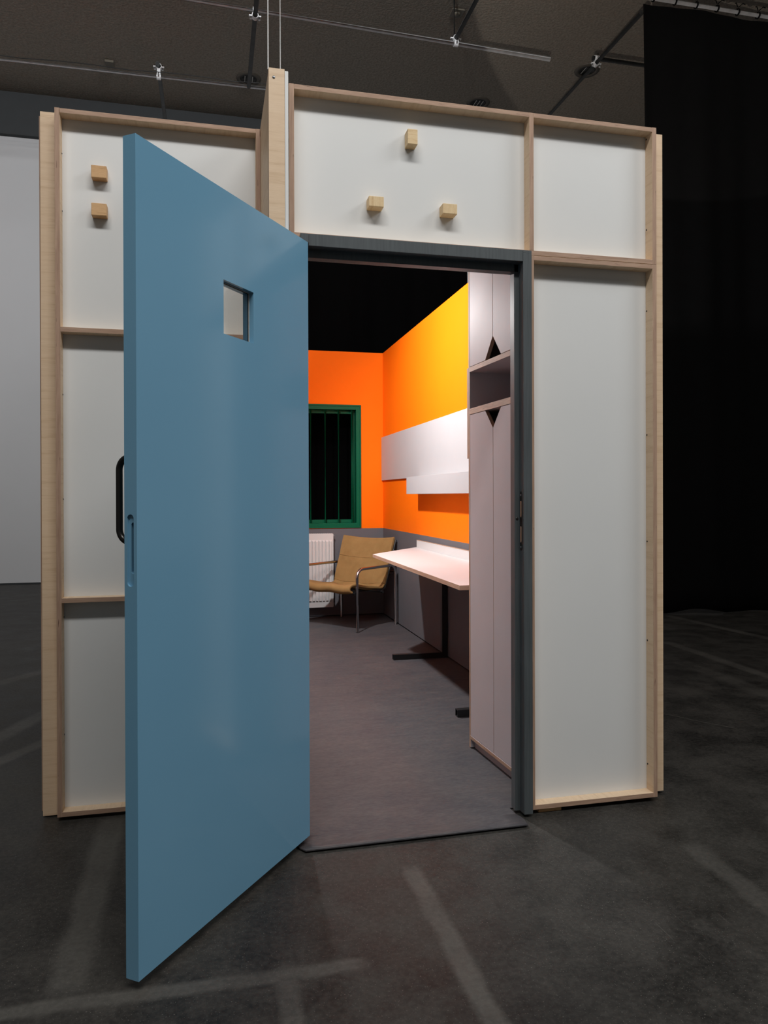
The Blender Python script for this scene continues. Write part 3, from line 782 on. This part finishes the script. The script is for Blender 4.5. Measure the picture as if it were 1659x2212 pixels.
def clamp(x, y, z, upper, label, hanger=0.0, gap=0.056):
    """two half-couplers at right angles on crossing tubes; upper: +1 the Y tube passes above, -1 below"""
    t = thing('tube_clamp', label, 'clamp', (x, y, z), 0, 'clamps joining the ceiling tubes')
    ring_ = lambda c, ax: [(c[0], c[1]+0.031*math.cos(a), c[2]+0.031*math.sin(a)) if ax == 0 else (c[0]+0.031*math.cos(a), c[1], c[2]+0.031*math.sin(a)) for a in [2*math.pi*i/20 for i in range(20)]]
    def band(c, ax):
        bm = bm_new(); w = 0.024; A = []; n_ = 20
        for o_ in (-w, w):
            for rr in (0.0275, 0.034):
                A.append([bm.verts.new((c[0]+o_, c[1]+rr*math.cos(a), c[2]+rr*math.sin(a)) if ax == 0 else (c[0]+rr*math.cos(a), c[1]+o_, c[2]+rr*math.sin(a))) for a in [2*math.pi*i/n_ for i in range(n_)]])
        for p, q in ((0, 1), (1, 3), (3, 2), (2, 0)):
            for k in range(n_): bm.faces.new((A[p][k], A[p][(k+1) % n_], A[q][(k+1) % n_], A[q][k]))
        return bm
    dz = gap*upper
    obj('coupler', band((0, 0, 0), 0), M_steel, t); obj('coupler', band((0, 0, dz), 1), M_steel, t)
    for (p, q) in (((0, -0.044, -0.012), (0, -0.044, 0.034)), ((-0.044, 0, dz-0.03), (-0.044, 0, dz+0.02)), ((0.044, 0, dz-0.034), (0.044, 0, dz+0.02))):
        obj('bolt', tube(bm_new(), [p, q], 0.007, 8), M_blacksteel, t)
        obj('nut', tube(bm_new(), [Vector(p)-Vector((0, 0, 0.004)), Vector(p)+Vector((0, 0, 0.006))], 0.013, 6), M_steel, t)
    sbox('lug', (-0.062, -0.012, dz-0.008), (-0.03, 0.012, dz+0.004), M_steel, t); sbox('lug', (0.03, -0.012, dz-0.008), (0.062, 0.012, dz+0.004), M_steel, t)
    if gap > 0.06: sbox('spacer', (-0.02, -0.02, 0.026), (0.02, 0.02, dz-0.026), M_steel, t)
    if hanger:
        obj('hanger_rod', tube(bm_new(), [(0.0, 0.05, dz), (0.0, 0.05, hanger)], 0.012, 10), M_dtube, t)
        obj('hanger_plate', box(bm_new(), -0.04, 0.01, hanger-0.008, 0.04, 0.09, hanger), M_dtube, t)
    return t
clamp(0.196, 5.182, 6.25, -1, 'clamp where the dark tube left of the cords crosses the long bright tube')
clamp(2.403, 5.256, 6.25, 1, 'clamp above the doorway panel where a dark tube meets the bright tube', 0.6)
clamp(-0.855, 6.675, 6.25, 1, 'clamp above the left white panel holding the further steel tube', gap=0.12)
clamp(4.066, 5.16, 6.245, -1, 'clamp on the slanting dark tube beside the black curtain')

# flat black disc painting the dark of a hollow mouth on the near tube end
o = obj('bore_shade', lathe(bm_new(), [(0.0, 0.0), (0.0195, 0.0)], (0, 0, 0), 20), M_gasket, bpy.data.objects['scaffold_tube.004'], 0, Vector((-0.862, 6.5985, 6.37))-bpy.data.objects['scaffold_tube.004'].location)
o.rotation_euler = (R(90), 0, 0)
cp = [(-6.4, 6.775, 6.283)]+[(x, 6.80-0.0222*(x+6.5)-0.02, 6.283+0.018*abs(math.sin(x*2.6))) for x in [-5.5+0.12*k for k in range(58)]]
tag(obj('cable', tube(bm_new(), cp, 0.005, 8), M_gasket), 'thin black cable lying along the further steel tube', 'cable')
# hanging cords, downlights, small ceiling devices
tag(obj('hanging_cord', tube(bm_new(), [(0, 0, 0), (0, 0, 4.146)], 0.0028, 8), M_cable, None, 0, (-0.0765, -0.045, 2.704)), 'thicker white cord at the left edge of the upright plywood wall end', 'cord')
tag(obj('hanging_cord', tube(bm_new(), [(0, 0, 0), (0, 0, 4.146)], 0.0019, 8), M_cable, None, 0, (-0.0345, -0.045, 2.699)), 'thinner cord behind the right edge of the upright plywood wall end', 'cord')

def downlight(x, y, label):
    t = thing('downlight', label, 'ceiling light', (x, y, 6.85), 0, 'recessed ceiling downlights')
    obj('trim_ring', lathe(bm_new(), [(0.165, 0.0), (0.16, -0.012), (0.115, -0.016), (0.105, -0.006), (0.105, -0.001)], (0, 0, 0), 32), M_lamp_ring, t)
    obj('reflector', lathe(bm_new(), [(0.105, -0.001), (0.098, -0.010), (0.094, -0.002), (0.0, -0.002)], (0, 0, 0), 32), M_gasket, t)
    for k in (-1, 0, 1): sbox('louvre', (k*0.05-0.004, -0.075, -0.009), (k*0.05+0.006, 0.075, -0.003), M_lamp_ref, t, 0)
downlight(0.251, 7.565, 'round recessed downlight by the dark tube left of the white cords')
downlight(4.606, 6.372, 'round recessed downlight crossed by the slanting tube beside curtain')
downlight(3.486, 7.462, 'round recessed downlight half hidden by the top edge of the doorway panel')
sd = thing('smoke_detector', 'small square beige ceiling sensor beside the tube clamp', 'sensor', (2.544, 5.628, 6.85))
obj('plate', box(bm_new(), -0.075, -0.075, -0.014, 0.075, 0.075, 0.0), M_taupe, sd, 0.004)
obj('dome', lathe(bm_new(), [(0.038, -0.012), (0.036, -0.03), (0.02, -0.036), (0.0, -0.036)], (0, 0, 0), 24), M_taupe, sd)
cb = obj('ceiling_box', box(bm_new(), -0.055, -0.055, -0.03, 0.055, 0.055, 0), M_taupe, None, 0.003, (-1.52, 7.572, 6.85)); tag(cb, 'small square box on the ceiling at upper left', 'box')
